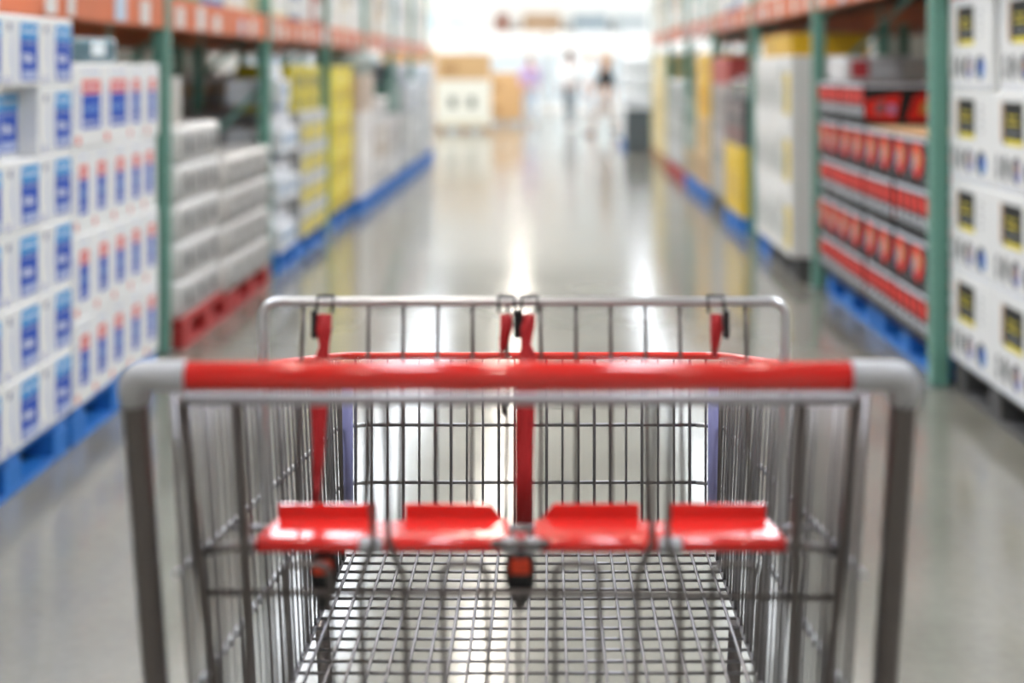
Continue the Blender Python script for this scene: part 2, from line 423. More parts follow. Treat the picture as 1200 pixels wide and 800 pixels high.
# ------------------------------------------------------------------ goods, left side
pallet('blue', -1, -1.665, 2.78, 'blue pallet under cyan and blue cartons, two pallets before the green upright', 'blue pallets under white cartons')
pallet('blue', -1, -1.665, 3.955, 'blue pallet under the taller stack of cyan and blue cartons', 'blue pallets under white cartons')
pallet('blue', -1, -1.665, 5.02, 'blue pallet under cartons with red and blue labels', 'blue pallets under white cartons', 1.08)
g1 = 'white cartons with cyan and blue labels'
stack(P_cyan, -1, -1.66, 2.80, 3, 6, PZ, 'white cyan-labelled carton of the separate nearer stack, {}', g1+' nearby')
stack(P_cyan, -1, -1.66, 4.02, 3, 6, PZ, 'white carton with cyan-topped label, {}', g1, skip=((1, 4, 0),), anchor='the red-banded cartons', rev=True)
P_cyan.put(-1.66-.21-.07, 4.50, PZ+4*.2283, -1, 'white carton with cyan-topped blue label, pushed back behind its neighbours', g1)
g2 = 'white cartons with red and blue labels'
for r in range(4):
    k = 3-r; where = ['top', 'second', 'third', 'bottom'][k]; y = 5.0
    row = (P_rbw, P_rbw, P_rbn, P_rbn) if r == 3 else (P_rbn, P_rbn, P_rbn, P_rbn, P_rbn)
    for c, p in enumerate(row):
        p.put(-1.66-p.dep/2-random.uniform(0, .01), y+p.wid/2, PZ+r*.305, -1, f'white red-banded carton with blue label, {where} layer, {NTH[len(row)-1-c]} from the green upright', g2, random.uniform(-.008, .008)); y += p.wid+.004
# grey packs on red pallets
pallet('red', -1, -1.72, 6.78, 'red pallet under grey-white packs next to the green upright', 'red pallets'); pallet('red', -1, -1.72, 7.84, 'red pallet under the lower stack of grey-white packs', 'red pallets')
stack(P_greyA, -1, -1.74, 6.80, 3, 5, PZ, 'grey-white wrapped pack with dark marks, {}', 'grey-white packs, taller stack', 2, anchor='the green upright')
stack(P_greyB, -1, -1.70, 7.60, 4, 4, PZ, 'grey ribbed wrapped pack, {}', 'grey-white packs, lower stack', 2, anchor='the taller packs')
rollm = mat('paper_roll', '#cfc9c2', .8, var=.05); core = mat('roll_core', '#8c7358', .8)
for i, (x, y) in enumerate(((-1.86, 7.02), (-1.98, 7.15))):
    t = thing('paper_roll', (x, y, PZ+5*.1858), 'tall pale paper roll standing on top of the grey-white packs', 'paper roll', 'paper rolls')
    b = MB(); b.lathe([(.024, .001), (.05, 0), (.052, .01), (.052, .22), (.05, .23), (.024, .229)], (0, 0, 0), rollm, 18); b.build('roll', t)
    b = MB(); b.lathe([(.023, 0), (.023, .231)], (0, 0, 0), core, 12); b.build('core', t)
# goods in the back-to-back racks
P_back = plain('carton', 'carton', .8, 1.04, .58, '#b9aeb0', [(0, 1, .69, .8, '#c9822f'), (.1, .4, .2, .5, '#a59a9c'), (0, 1, 0, .12, '#2f5ea6')])
P_bb = [plain('carton', 'carton', .8, 1.04, .58, c, [(.1, .5, .2, .6, q)]) for c, q in (('#6a5344', '#84705f'), ('#58595c', '#7b7c80'), ('#8a6f58', '#a58c74'), ('#4e4440', '#6b5c54'))]
BN = ['brown', 'charcoal', 'tan', 'dark brown']
for side, xf, P, tag_ in ((-1, -2.99, LP, 'white carton'), (1, 2.82, RP, 'drink pack')):
    for i in range(1, len(P)-1):
        for c in range(2):
            y0 = P[i]+.1+c*(P[i+1]-P[i]-.1)/2; j = (i*2+c*3) % 4
            pallet('wood', side, xf, y0, f'wooden pallet in the back rack behind the {tag_} rack', f'wooden pallets behind the {tag_} rack')
            if side < 0 and i == 4:
                for k in range(2): P_back.put(xf+side*.42, y0+.52, PZ+k*.5808, side, f'pale carton with orange stripe and blue base, {["lower", "upper"][k]} of two in the back rack', 'striped cartons in the back rack')
            else:
                for k in range(2): P_bb[j].put(xf+side*.42, y0+.52, PZ+k*.5808, side, f'large {BN[j]} carton, {["lower", "upper"][k]} of two in the rack behind the {tag_} rack', f'large cartons behind the {tag_} rack')
        for c in range(2):  # upper loads added in a continuous row to block light from behind
            j = (i+c*2) % 4; P_bb[j].put(xf+side*.45, P[i]+.66+c*1.12, (LZ if side < 0 else RZ), side, f'large {BN[j]} carton added to block light on the upper shelf behind the {tag_} rack', f'added upper cartons behind the {tag_} rack')
P_film = plain('film_bundle', 'bundle', .3, .4, .10, '#587784', [(.1, .5, .3, .8, '#e8f2f6')], 'scallop', 3, .2, .6)  # pale panel is a highlight on the film, put into its colour
P_film.put(-1.86, 5.5, PZ+4*.305, -1, 'clear blue film bundle lying on the red-banded cartons', None)
# third bay: white bottle packs, grey and yellow boxes
def bottle_pack(key, w, h, col, capc, n):
    m = mat('bottle_'+key, col, .25, var=.06, coat=.3); c = mat('cap_'+key, capc, .35); ex = []
    st = w/n; r = st*.46
    for i in range(n):
        b = MB(); y = -w/2+st*(i+.5)
        b.lathe([(r*.9, .01), (r, .02), (r, h*.55), (r*.85, h*.68), (r*.4, h*.8), (r*.38, h*.88)], (.1, y, 0), m, 10); b.lathe([(r*.42, h*.88), (r*.42, h), (r*.3, h)], (.1, y, 0), c, 8)
        ex.append(('bottle', b.mesh('bottle')))
    P = Product('bottle_pack', 'bottle pack', .36, w, h*.5, mat('tray_'+key, col, .5), [(0, quad(.1, .9, .3, .8), mat('traylab_'+key, capc, .4))], extra=ex)
    return P
P_bot = bottle_pack('white', .32, .32, '#dcdee2', '#9fb4cc', 4)
pallet('blue', -1, -1.73, 9.212, 'blue pallet under white bottle packs', 'far left blue pallets', .7)
pallet('blue', -1, -1.73, 9.92, 'blue pallet under grey and yellow boxes', 'far left blue pallets', 1.24)
for r in range(4):
    for c in range(2):
        P_bot.put(-1.72-.18-random.uniform(0, .02)-(.06 if r == 3 and c else 0), 9.22+(c+.5)*.33, PZ+r*.3206, -1, f'pack of white bottles in a tray, {["bottom", "third", "second", "top"][r]} layer, {NTH[1-c]} from the yellow boxes', 'white bottle packs')
P_gy = plain('carton', 'carton', .38, .395, .222, '#a9a9a7', [(.2, .98, .06, .55, '#e2cf17'), (.3, .85, .22, .4, '#c9ae10'), (.05, .95, .68, .9, '#c9c9ca')])
stack(P_gy, -1, -1.72, 9.94, 3, 4, PZ, 'grey carton with yellow lower panel, {} of its stack', 'grey and yellow cartons', 2)
P_yd = plain('carton', 'carton', .4, .6, .33, '#c9b81c', [(.1, .9, .5, .8, '#8a7f20'), (.2, .6, .1, .3, '#5d5a2a')])
for i in range(2): P_yd.put(-1.98, 10.26+i*.61, PZ+4*.2228, -1, ['yellow carton lying on the grey and yellow stack beside the bottles', 'yellow carton lying on the grey and yellow stack beside the upright'][i], 'yellow cartons on the stack')
# fourth bay and beyond
P_y = plain('carton', 'carton', .4, .62, .303, '#ddc90f', [(.08, .92, .1, .28, '#b8a510'), (.15, .8, .5, .78, '#efe45a'), (.86, .97, .05, .9, '#b5482d')])
pallet('blue', -1, -1.77, 11.66, 'blue pallet under tall yellow cartons', 'far left blue pallets', 1.26)
stack(P_y, -1, -1.76, 11.66, 2, 4, PZ, 'bright yellow carton, {} of the stack behind the third upright', 'bright yellow cartons')
FN = {'tall white cartons': ('the green-grey-topped stack', ['white carton with beige strip', 'white carton with pale lilac strip', 'beige carton with brown stripe', 'grey-green wrapped pack']),
 'grey-beige cartons': ('the beige stack', ['grey carton with dark band', 'grey-beige carton with pale band', 'light grey carton with slate panel']),
 'teal-topped packs': ('the teal-topped stack', ['grey carton with white panel', 'light grey ribbed pack', 'dark teal carton']),
 'slate grey cartons': ('the slate stack', ['slate grey carton with pale panel', 'mid grey carton with dark panel', 'slate grey carton with dark lower band', 'blue-grey ribbed pack']),
 'pale grey cartons': ('the pale grey stack', ['pale grey carton with grey panel', 'grey carton with white panel', 'pale blue-grey ribbed pack']),
 'blue-grey cartons': ('the left rack end', ['grey carton with light panel', 'blue-grey carton with dark panel', 'grey carton with bluish white band', 'ice blue ribbed pack']),
 'yellow cartons under dark trays': ('the yellow and dark stack', ['large yellow carton', 'dark carton with dull red panel', 'dark carton with mauve panel']),
 'grey cartons right': ('the red-topped grey stack', ['grey carton with faded panel', 'dim grey carton with pinkish panel', 'warm grey carton with dark panel', 'dull red carton']),
 'golden and tan cartons': ('the golden stack', ['tan carton with brown panel', 'tan carton with ochre panel', 'golden yellow carton', 'light golden carton']),
 'muted green cartons': ('the dark green stack', ['brown carton with dark panel', 'grey-green carton with pale panel', 'dark green carton with pale panel']),
 'silver grey cartons': ('the far red pallet', ['silver grey carton with light panel', 'silver grey carton with white panel', 'silver grey ribbed pack']),
 'sand yellow cartons': ('the right rack end', ['sand yellow carton with pale panel', 'sand yellow carton with ochre panel', 'sand yellow carton with cream panel'])}
def far_stack(side, xf, d0, d1, kinds, label, group, pk='blue'):
    z = PZ; ly = d1-d0
    pallet(pk, side, xf-side*.015, d0, f'{pk} pallet under {label}', f'far {"left" if side < 0 else "right"} pallets', ly-.03)
    for i, (n, hh, col, rects, sty) in enumerate(kinds):
        w = (ly-.04)/n-.004
        P = plain('carton' if sty == 'box' else 'wrapped_pack', 'carton' if sty == 'box' else 'pack', .42, w, hh, col, rects, sty, 4)
        for c in range(n):
            P.put(xf+side*(.21+random.uniform(0, .012)), d0+.02+(c+.5)*(w+.004), z, side, FN[group][1][i]+', '+["bottom layer", "second layer up", "third layer up", "fourth layer up"][i]+' of '+FN[group][0], group, random.uniform(-.006, .006))
        z += hh+.0008
WH = '#e2dedb'; GR = '#b9b6b3'
far_stack(-1, -1.70, 12.95, 13.99, [(3, .4, WH, [(.1, .3, .2, .8, '#c9c2be')], 'box'), (3, .4, WH, [(.5, .8, .2, .8, '#d2cdd2')], 'box'), (4, .34, '#c9b7a6', [(.2, .5, .1, .9, '#a88468'), (.6, .8, .1, .9, '#dcd6d0')], 'box'), (5, .2, '#9aa39f', [], 'scallop')], 'tall white cartons with pale print', 'tall white cartons')
far_stack(-1, -1.70, 14.11, 15.22, [(3, .3, '#cfcac6', [(.1, .9, .2, .4, '#8f8f92')], 'box'), (3, .3, '#b5a89c', [(.1, .9, .5, .8, '#d9d4d0')], 'box'), (3, .3, '#d4d0ce', [(.3, .6, .2, .8, '#7d7f86')], 'box')], 'grey-beige cartons with dark print', 'grey-beige cartons')
far_stack(-1, -1.70, 15.27, 16.43, [(3, .35, GR, [(.1, .8, .2, .6, '#e0e0e2')], 'box'), (3, .35, '#c8c4c4', [(.2, .5, .2, .6, '#a09a98')], 'scallop'), (2, .32, '#4d6f66', [(.2, .8, .3, .7, '#6f8f86')], 'box')], 'grey wrapped packs under dark teal boxes', 'teal-topped packs')
far_stack(-1, -1.70, 16.57, 17.7, [(3, .32, '#9ea0a3', [(.2, .8, .3, .7, '#d0d0d0')], 'box'), (3, .32, '#b4b4b2', [(.1, .5, .3, .7, '#8a8a8c')], 'box'), (3, .32, '#a2a5a8', [(.1, .9, .1, .3, '#6f7276')], 'box'), (3, .3, '#aab0b8', [], 'scallop')], 'slate grey cartons with pale labels', 'slate grey cartons')
far_stack(-1, -1.70, 17.75, 18.89, [(3, .32, '#c6c6c4', [(.2, .8, .2, .7, '#9a9a9c')], 'box'), (3, .32, '#aeb0b2', [(.2, .8, .2, .7, '#dadada')], 'box'), (3, .4, '#c9cdd4', [], 'scallop')], 'pale grey cartons with framed labels', 'pale grey cartons')
far_stack(-1, -1.70, 19.05, 21.3, [(5, .32, '#a6a9ac', [(.2, .8, .2, .7, '#c4c6c8')], 'box'), (5, .32, '#bcbfc2', [(.1, .4, .2, .7, '#84888c')], 'box'), (5, .32, '#a9adb2', [(.2, .8, .5, .8, '#dfe3e8')], 'box'), (5, .3, '#cdd6e0', [], 'scallop')], 'blue-grey cartons at the end of the rack', 'blue-grey cartons')
# upper shelf, left
def upper(side, xf, z, d0, d1, cols, group, what):
    y = d0; rnd = random.Random(int(d0*10)+side)
    for i, (w, h, col, name) in enumerate(cols):
        if y+w > d1: break
        P = plain('carton', 'carton', .6, w-.01, h, col, [(.1, .9, .06, .3, '#d8d6d2'), (.15, .6, .4, .7, '#9c9a9a')])
        P.put(xf+side*(.31+rnd.uniform(0, .03)), y+w/2, z, side, f'{name} carton on the upper shelf {what}', group); y += w
ML = [(.5, .5, '#4d9a6a', 'green'), (.55, .6, '#2f6fb4', 'blue'), (.6, .55, '#e0d6c0', 'cream'), (.7, .62, '#dedbd4', 'white-grey')]
upper(-1, -1.78, LZ, 6.95, 9.1, ML, 'upper shelf cartons, left rack', 'above the grey-white packs')
upper(-1, -1.78, LZ, 9.25, 11.5, [(.6, .6, '#e6dcb8', 'pale cream'), (.55, .5, '#3a5f8e', 'dark blue'), (.5, .52, '#d9d5cf', 'light grey'), (.5, .6, '#9f3a34', 'dark red')], 'upper shelf cartons, left rack', 'above the yellow cartons')
upper(-1, -1.78, LZ, 11.7, 14.0, [(.7, .65, '#e4e2de', 'white'), (.7, .6, '#d8cdb8', 'beige'), (.8, .65, '#e2e0de', 'off-white')], 'upper shelf cartons, left rack', 'above the tall white cartons')
WU = [(.78, .7, '#dfdcd8', 'wide white'), (.78, .6, '#c9b59a', 'wide tan'), (.78, .7, '#e8e6e4', 'wide ivory'), (.76, .6, '#b7c4cf', 'wide pale blue'), (.76, .7, '#e3e1de', 'wide chalk white'), (.78, .62, '#d6cfc4', 'wide sand'), (.76, .7, '#e7e7e6', 'wide snow white'), (.76, .66, '#cfd3d8', 'wide silver'), (.76, .7, '#e9e2d2', 'wide cream')]
for i in range(3): upper(-1, -1.78, LZ, 14.1+2.45*i, 16.46+2.45*i, WU[3*i:3*i+3], 'upper shelf cartons, left rack', 'near the end of the left rack')
# ------------------------------------------------------------------ goods, right side
pallet('black', 1, 1.69, 4.87, 'dark grey plastic pallet under white cartons with black labels', None, 1.06); pallet('black', 1, 1.69, 3.75, 'dark grey plastic pallet one place before the first', None, 1.06)
gt = 'white cartons with black and yellow labels'
stack(P_tyre, 1, 1.68, 4.80, 2, 3, PZ, 'white carton, black-yellow label, under the askew column top, {}', gt, anchor='the upright', rev=True)
for c, yaw in ((0, .028), (1, -.004)):
    P_tyre.put(1.68+.22+.03*(1-c), 4.80+(c+.5)*.569-(.006 if c == 0 else 0), PZ+3*.3718, 1, ['white carton with black and yellow label, turned askew on top of its stack', 'white carton with black and yellow label, top of the column beside the upright'][c], gt, yaw)
stack(P_tyre, 1, 1.68, 3.64, 2, 4, PZ, 'white carton with black and yellow label, {} of the separate nearer stack', gt+' nearby')
# red drink packs
pallet('blue', 1, 1.66, 6.06, 'blue pallet under the lower stack of red drink packs', 'blue pallets under drink packs', 1.16)
pallet('blue', 1, 1.66, 7.27, 'blue pallet under the taller stack of red drink packs', 'blue pallets under drink packs', 1.2)
gd = 'red and black drink packs'
for (d0, cols, rows, nm) in ((6.07, 2, 4, 'lower'), (7.295, 2, 5, 'taller')):
    for r in range(rows):
        k = rows-1-r; p = P_redB if (k % 2 == (0 if nm == 'lower' else 1)) else P_redA
        where = 'top layer' if k == 0 else ('bottom layer' if r == 0 else ORD[k]+' layer down')
        for c in range(cols):
            for q in range(2):
                p.put(1.62+.21+q*.438+random.uniform(0, .012), d0+(c+.5)*.605, PZ+r*.2253, 1, f'{"red" if p is P_redB else "red-banded"} drink pack, {where}, {nm} stack, '+('behind the front row' if q else f'{NTH[c]} from the near end'), gd, random.uniform(-.004, .004))
mat('cardboard', '#d2a679', .7, var=.1, scale=4)
o = MB(); o.box(-.41, .41, -.575, .575, 0, .006, mat('cardboard'), .001)
tag(o.build('cardboard_sheet', None, (0, 0, 0), (2.045, 6.685, PZ+4*.2253)), 'flat brown cardboard sheet on top of the lower drink pack stack', 'cardboard')
P_wr = plain('carton', 'carton', .34, .45, .14, '#d6d3d4', [(.1, .35, .3, .7, '#e8e6e6')], ends=[(.1, .4, .15, .85, '#c4444a'), (.5, .85, .3, .6, '#e8e6e6')])
P_ybar = plain('carton', 'carton', .5, 1.15, .14, '#d6a81d', [(.1, .4, .3, .7, '#b88a10')])
P_wr.put(1.84, 8.2, PZ+5*.2253, 1, 'pale carton with red mark lying on the taller drink pack stack', None)
# white tall stacks with yellow panels
P_wy = plain('carton', 'carton', .44, .5, .426, '#e4e3e1', [(.52, .95, .12, .74, '#dcbf14'), (.6, .72, .2, .6, '#8f8a50'), (.1, .2, .2, .8, '#9aa09a'), (.3, .4, .15, .5, '#8f9796'), (.3, .44, .6, .9, '#a9ada9')])
P_wy2 = plain('carton', 'carton', .44, .5, .426, '#dfdedc', [(.1, .2, .2, .8, '#9aa09a'), (.3, .42, .15, .6, '#7f8886'), (.52, .62, .3, .75, '#a9aeaa'), (.75, .85, .2, .6, '#8c928e')])
pallet('black', 1, 1.56, 8.98, 'dark pallet under tall white cartons with yellow panels', None); pallet('blue', 1, 1.56, 10.02, 'blue pallet under tall white cartons', 'far right pallets', .56)
for r in range(3):
    for c in range(3):
        for q in range(2):
            p = P_wy if c == 0 else P_wy2
            p.put(1.54+.22+q*.446+random.uniform(0, .008), 9.0+(c+.5)*.512, PZ+r*.4268, 1, f'tall white carton with {"yellow panel" if c == 0 else "grey print"}, {["bottom", "middle", "top"][r]} layer, {NTH[c]} from the upright'+(", inner row" if q else ""), 'tall white cartons with yellow panels')
P_ybar.put(1.80, 9.62, PZ+3*.4268, 1, 'long yellow carton lying on the tall white cartons', None)
# third bay
far_stack(1, 1.56, 11.37, 12.55, [(2, .56, '#e0bc1c', [(.2, .8, .2, .6, '#caa414')], 'box'), (4, .2, '#5e5a5c', [(.1, .9, .2, .8, '#77484a')], 'box'), (4, .2, '#4f4b4e', [(.1, .9, .3, .7, '#8a7c7e')], 'box')], 'yellow cartons under dark trays', 'yellow cartons under dark trays')
chrome = mat('polished_steel', '#d8dade', .08, 1., var=.03)
for i in range(4):
    t = thing('steel_pot', (1.68, 11.52+.27*i, PZ+.9624), 'shiny steel pot standing in a row on the dark trays', 'pot', 'steel pots')
    b = MB(); b.lathe([(.07, 0), (.085, .01), (.09, .12), (.093, .125), (.085, .13), (.02, .15)], (0, 0, 0), chrome, 20); b.build('pot_body', t)
    b = MB(); b.lathe([(.008, .15), (.016, .165), (.016, .175), (.006, .18)], (0, 0, 0), chrome, 10); b.build('lid_knob', t)
    for s in (-1, 1):
        b = MB(); b.tube(fillet([(-.02, s*.088, .09), (-.02, s*.115, .095), (.02, s*.115, .095), (.02, s*.088, .09)], .01, 3), .005, chrome, 6); b.build('pot_handle', t)
far_stack(1, 1.60, 12.62, 13.85, [(3, .35, '#9a9896', [(.2, .8, .2, .8, '#b9b4b2')], 'box'), (3, .35, '#8c8a8c', [(.2, .8, .2, .8, '#c2b9b8')], 'box'), (3, .35, '#a49c9a', [(.1, .5, .2, .8, '#6d6668')], 'box'), (3, .25, '#b04a46', [], 'box')], 'grey cartons with faded panels', 'grey cartons right', 'black')
far_stack(1, 1.60, 14.1, 15.3, [(3, .35, '#c9a878', [(.2, .8, .2, .8, '#a88558')], 'box'), (3, .35, '#cfae7a', [(.2, .6, .2, .8, '#b5934e')], 'box'), (3, .35, '#e0b02c', [(.2, .8, .2, .8, '#d19a1a')], 'box'), (3, .3, '#e3b93a', [(.2, .8, .2, .8, '#d2a326')], 'box')], 'golden cartons over tan ones', 'golden and tan cartons')
far_stack(1, 1.60, 15.4, 16.5, [(3, .3, '#b8a27c', [(.2, .8, .2, .8, '#98845f')], 'box'), (3, .3, '#7f8f86', [(.2, .8, .2, .8, '#a9b5ae')], 'box'), (3, .3, '#5d7a6e', [(.2, .8, .2, .8, '#87a097')], 'box')], 'muted green and brown cartons', 'muted green cartons')
far_stack(1, 1.60, 16.75, 19.1, [(5, .35, '#a8aaa9', [(.2, .8, .2, .8, '#c3c5c4')], 'box'), (5, .35, '#9da19f', [(.1, .4, .2, .8, '#d6d8d7')], 'box'), (5, .35, '#b3b6b4', [(.2, .8, .5, .8, '#858a88')], 'scallop')], 'silver grey cartons with light labels', 'silver grey cartons', 'red')
far_stack(1, 1.60, 19.4, 21.7, [(4, .45, '#d9c48a', [(.2, .8, .2, .8, '#e2d2a2')], 'box'), (4, .45, '#dcc994', [(.2, .8, .2, .8, '#cdb678')], 'box'), (4, .5, '#d6c083', [(.2, .8, .2, .8, '#e6dab4')], 'box')], 'sand yellow cartons at the end of the rack', 'sand yellow cartons', 'wood')
upper(1, 1.61, RZ, 8.75, 11.2, [(.8, .6, '#cfd2d4', 'silver-white'), (.8, .6, '#e2e0da', 'ivory'), (.8, .6, '#cfc9bd', 'greige')], 'upper shelf cartons, right rack', 'above the tall white cartons')
upper(1, 1.61, RZ, 11.4, 13.9, [(.8, .7, '#dfe3e6', 'cool white'), (.8, .6, '#5a7fae', 'steel blue'), (.8, .7, '#dcd9d4', 'warm white')], 'upper shelf cartons, right rack', 'above the yellow cartons')
WR = [(.82, .7, '#dfe6e6', 'wide frost white'), (.82, .7, '#9fc0b8', 'wide mint'), (.82, .7, '#e6e4e0', 'wide pearl white'), (.82, .7, '#bcd0d0', 'wide pale teal'), (.82, .7, '#c9a678', 'wide brown'), (.82, .7, '#e2e6e8', 'wide ice white'), (.82, .7, '#dcdedc', 'wide cloud grey'), (.82, .7, '#d9cdb2', 'wide biscuit'), (.82, .7, '#eceae6', 'wide milk white')]
for i in range(3): upper(1, 1.61, RZ, 14.02+2.65*i, 16.55+2.65*i, WR[3*i:3*i+3], 'upper shelf cartons, right rack', 'near the end of the right rack')
# ------------------------------------------------------------------ far cross aisle
card = mat('cardboard')
far_c = Product('carton', 'carton', 1.1, 1.14, .55, mat('brown_box', '#cda777', .7, var=.08, scale=3), [(0, quad(.1, .5, .2, .6), mat('brown_print', '#b08a5c'))], endprints=[(0, quad(.1, .4, .2, .6), mat('brown_print'))])
far_w = Product('carton', 'carton', 1.1, 1.14, .96, mat('cream_box', '#e9e7da', .55, var=.04), [], endprints=[(0, quad(.24, .38, .4, .62), mat('dark_green_print', '#4d5a4a')), (0, quad(.6, .74, .4, .62), mat('dark_green_print')), (0, quad(.05, .95, .04, .1), mat('cream_rule', '#d9cfa8'))])
pallet('wood', -1, -1.2, 29.7, 'wooden pallet under the large cream box in the cross aisle', None, 1.14)
far_w.put(-1.76, 30.27, PZ, -1, 'large cream box with two dark marks on a wooden pallet', None)
far_c.put(-1.76, 30.27, PZ+.9608, -1, 'big brown carton on top of the large cream box', None)
pallet('wood', -1, -2.55, 31.4, 'wooden pallet under stacked brown cartons in the cross aisle', None, 1.14); pallet('wood', -1, -.45, 33.6, 'wooden pallet under two brown cartons beside the cream box', None, 1.14)
for i in range(3): far_c.put(-3.1, 31.97, PZ+i*.5508, -1, f'big brown carton, {["lowest", "middle", "uppermost"][i]} of the stack of three', 'stack of three brown cartons')
for i in range(2): far_c.put(-1.0, 34.17, PZ+i*.5508, -1, f'big brown carton, {["lower", "upper"][i]} of a pair beside the cream box', 'pair of brown cartons')
# white chest coolers with glass doors along the cross aisle
wl = mat('cooler_white', '#f0f0ee', .35, var=.02); gl = mat('cooler_glass', '#cfdbe2', .08, coat=.5); hd = mat('cooler_handle', '#9a9c9e', .3, .8)
for i in range(8):
    x = -8.4+2.4*i
    t = thing('cooler_cabinet', (x, 46, 0), 'tall white glass-door cooler cabinet in the row across the aisle end', 'cooler', 'cooler cabinets')
    b = MB(); b.box(-1.17, 1.17, -.4, .5, 0, 2.15, wl, .02); b.build('body', t)
    b = MB(); b.box(-1.17, 1.17, -.48, -.4, 1.75, 2.5, wl, .02); b.build('header', t)
    for k in range(3):
        b = MB(); xa = -1.13+k*.76; b.box(xa, xa+.74, -.44, -.402, .25, 1.72, gl, .01); d = b.build('door', t)
        b = MB(); b.tube([(xa+.68, -.465, .8), (xa+.68, -.465, 1.3)], .012, hd, 6); b.build('handle', d)
for i, (x, w, col, nm) in enumerate(((-1.45, .36, '#8a5a48', 'rust brown'), (-.17, 1.2, '#a58a6e', 'light brown'), (1.4, 1.1, '#8f9ca4', 'grey-blue'), (2.7, 1.0, '#aab2b5', 'pale grey'), (-3.4, 1.2, '#c9dbe4', 'pale blue'))):
    P = plain('carton', 'carton', .8, w, .95, col); o = P.put(x, 46.05, 2.152, -1, f'{nm} carton stored on top of the cooler cabinets', 'cartons on the cooler cabinets', -math.pi/2)
# dark bin and white display at the end of the right rack
t = thing('waste_bin', (1.45, 22.75, 0), 'dark grey square waste bin at the end of the rack', 'bin')
dk = mat('bin_grey', '#5c646a', .45)
b = MB(); b.box(-.2, .2, -.25, .25, .02, .62, dk, .02); b.build('body', t)
b = MB(); b.box(-.215, .215, -.265, .265, .62, .69, mat('bin_lid', '#4a5257', .4), .02); b.build('lid', t)
b = MB(); b.box(-.17, .17, -.2, .2, 0, .02, dk); b.build('base', t)
P_disp = plain('wrapped_pack', 'pack', .5, .5, .28, '#eef0f2', [(.2, .8, .3, .7, '#cfdbe6')], 'scallop', 4)
pallet('blue', 1, 1.25, 23.6, 'blue pallet under white wrapped packs beyond the waste bin', None)
for i in range(5):
    for c in range(2): P_disp.put(1.52, 23.86+c*.51, PZ+i*.2808, 1, f'white wrapped pack, {["lowest", "second", "third", "fourth", "top"][i]} layer of the stack beyond the bin', 'white wrapped packs beyond the bin')

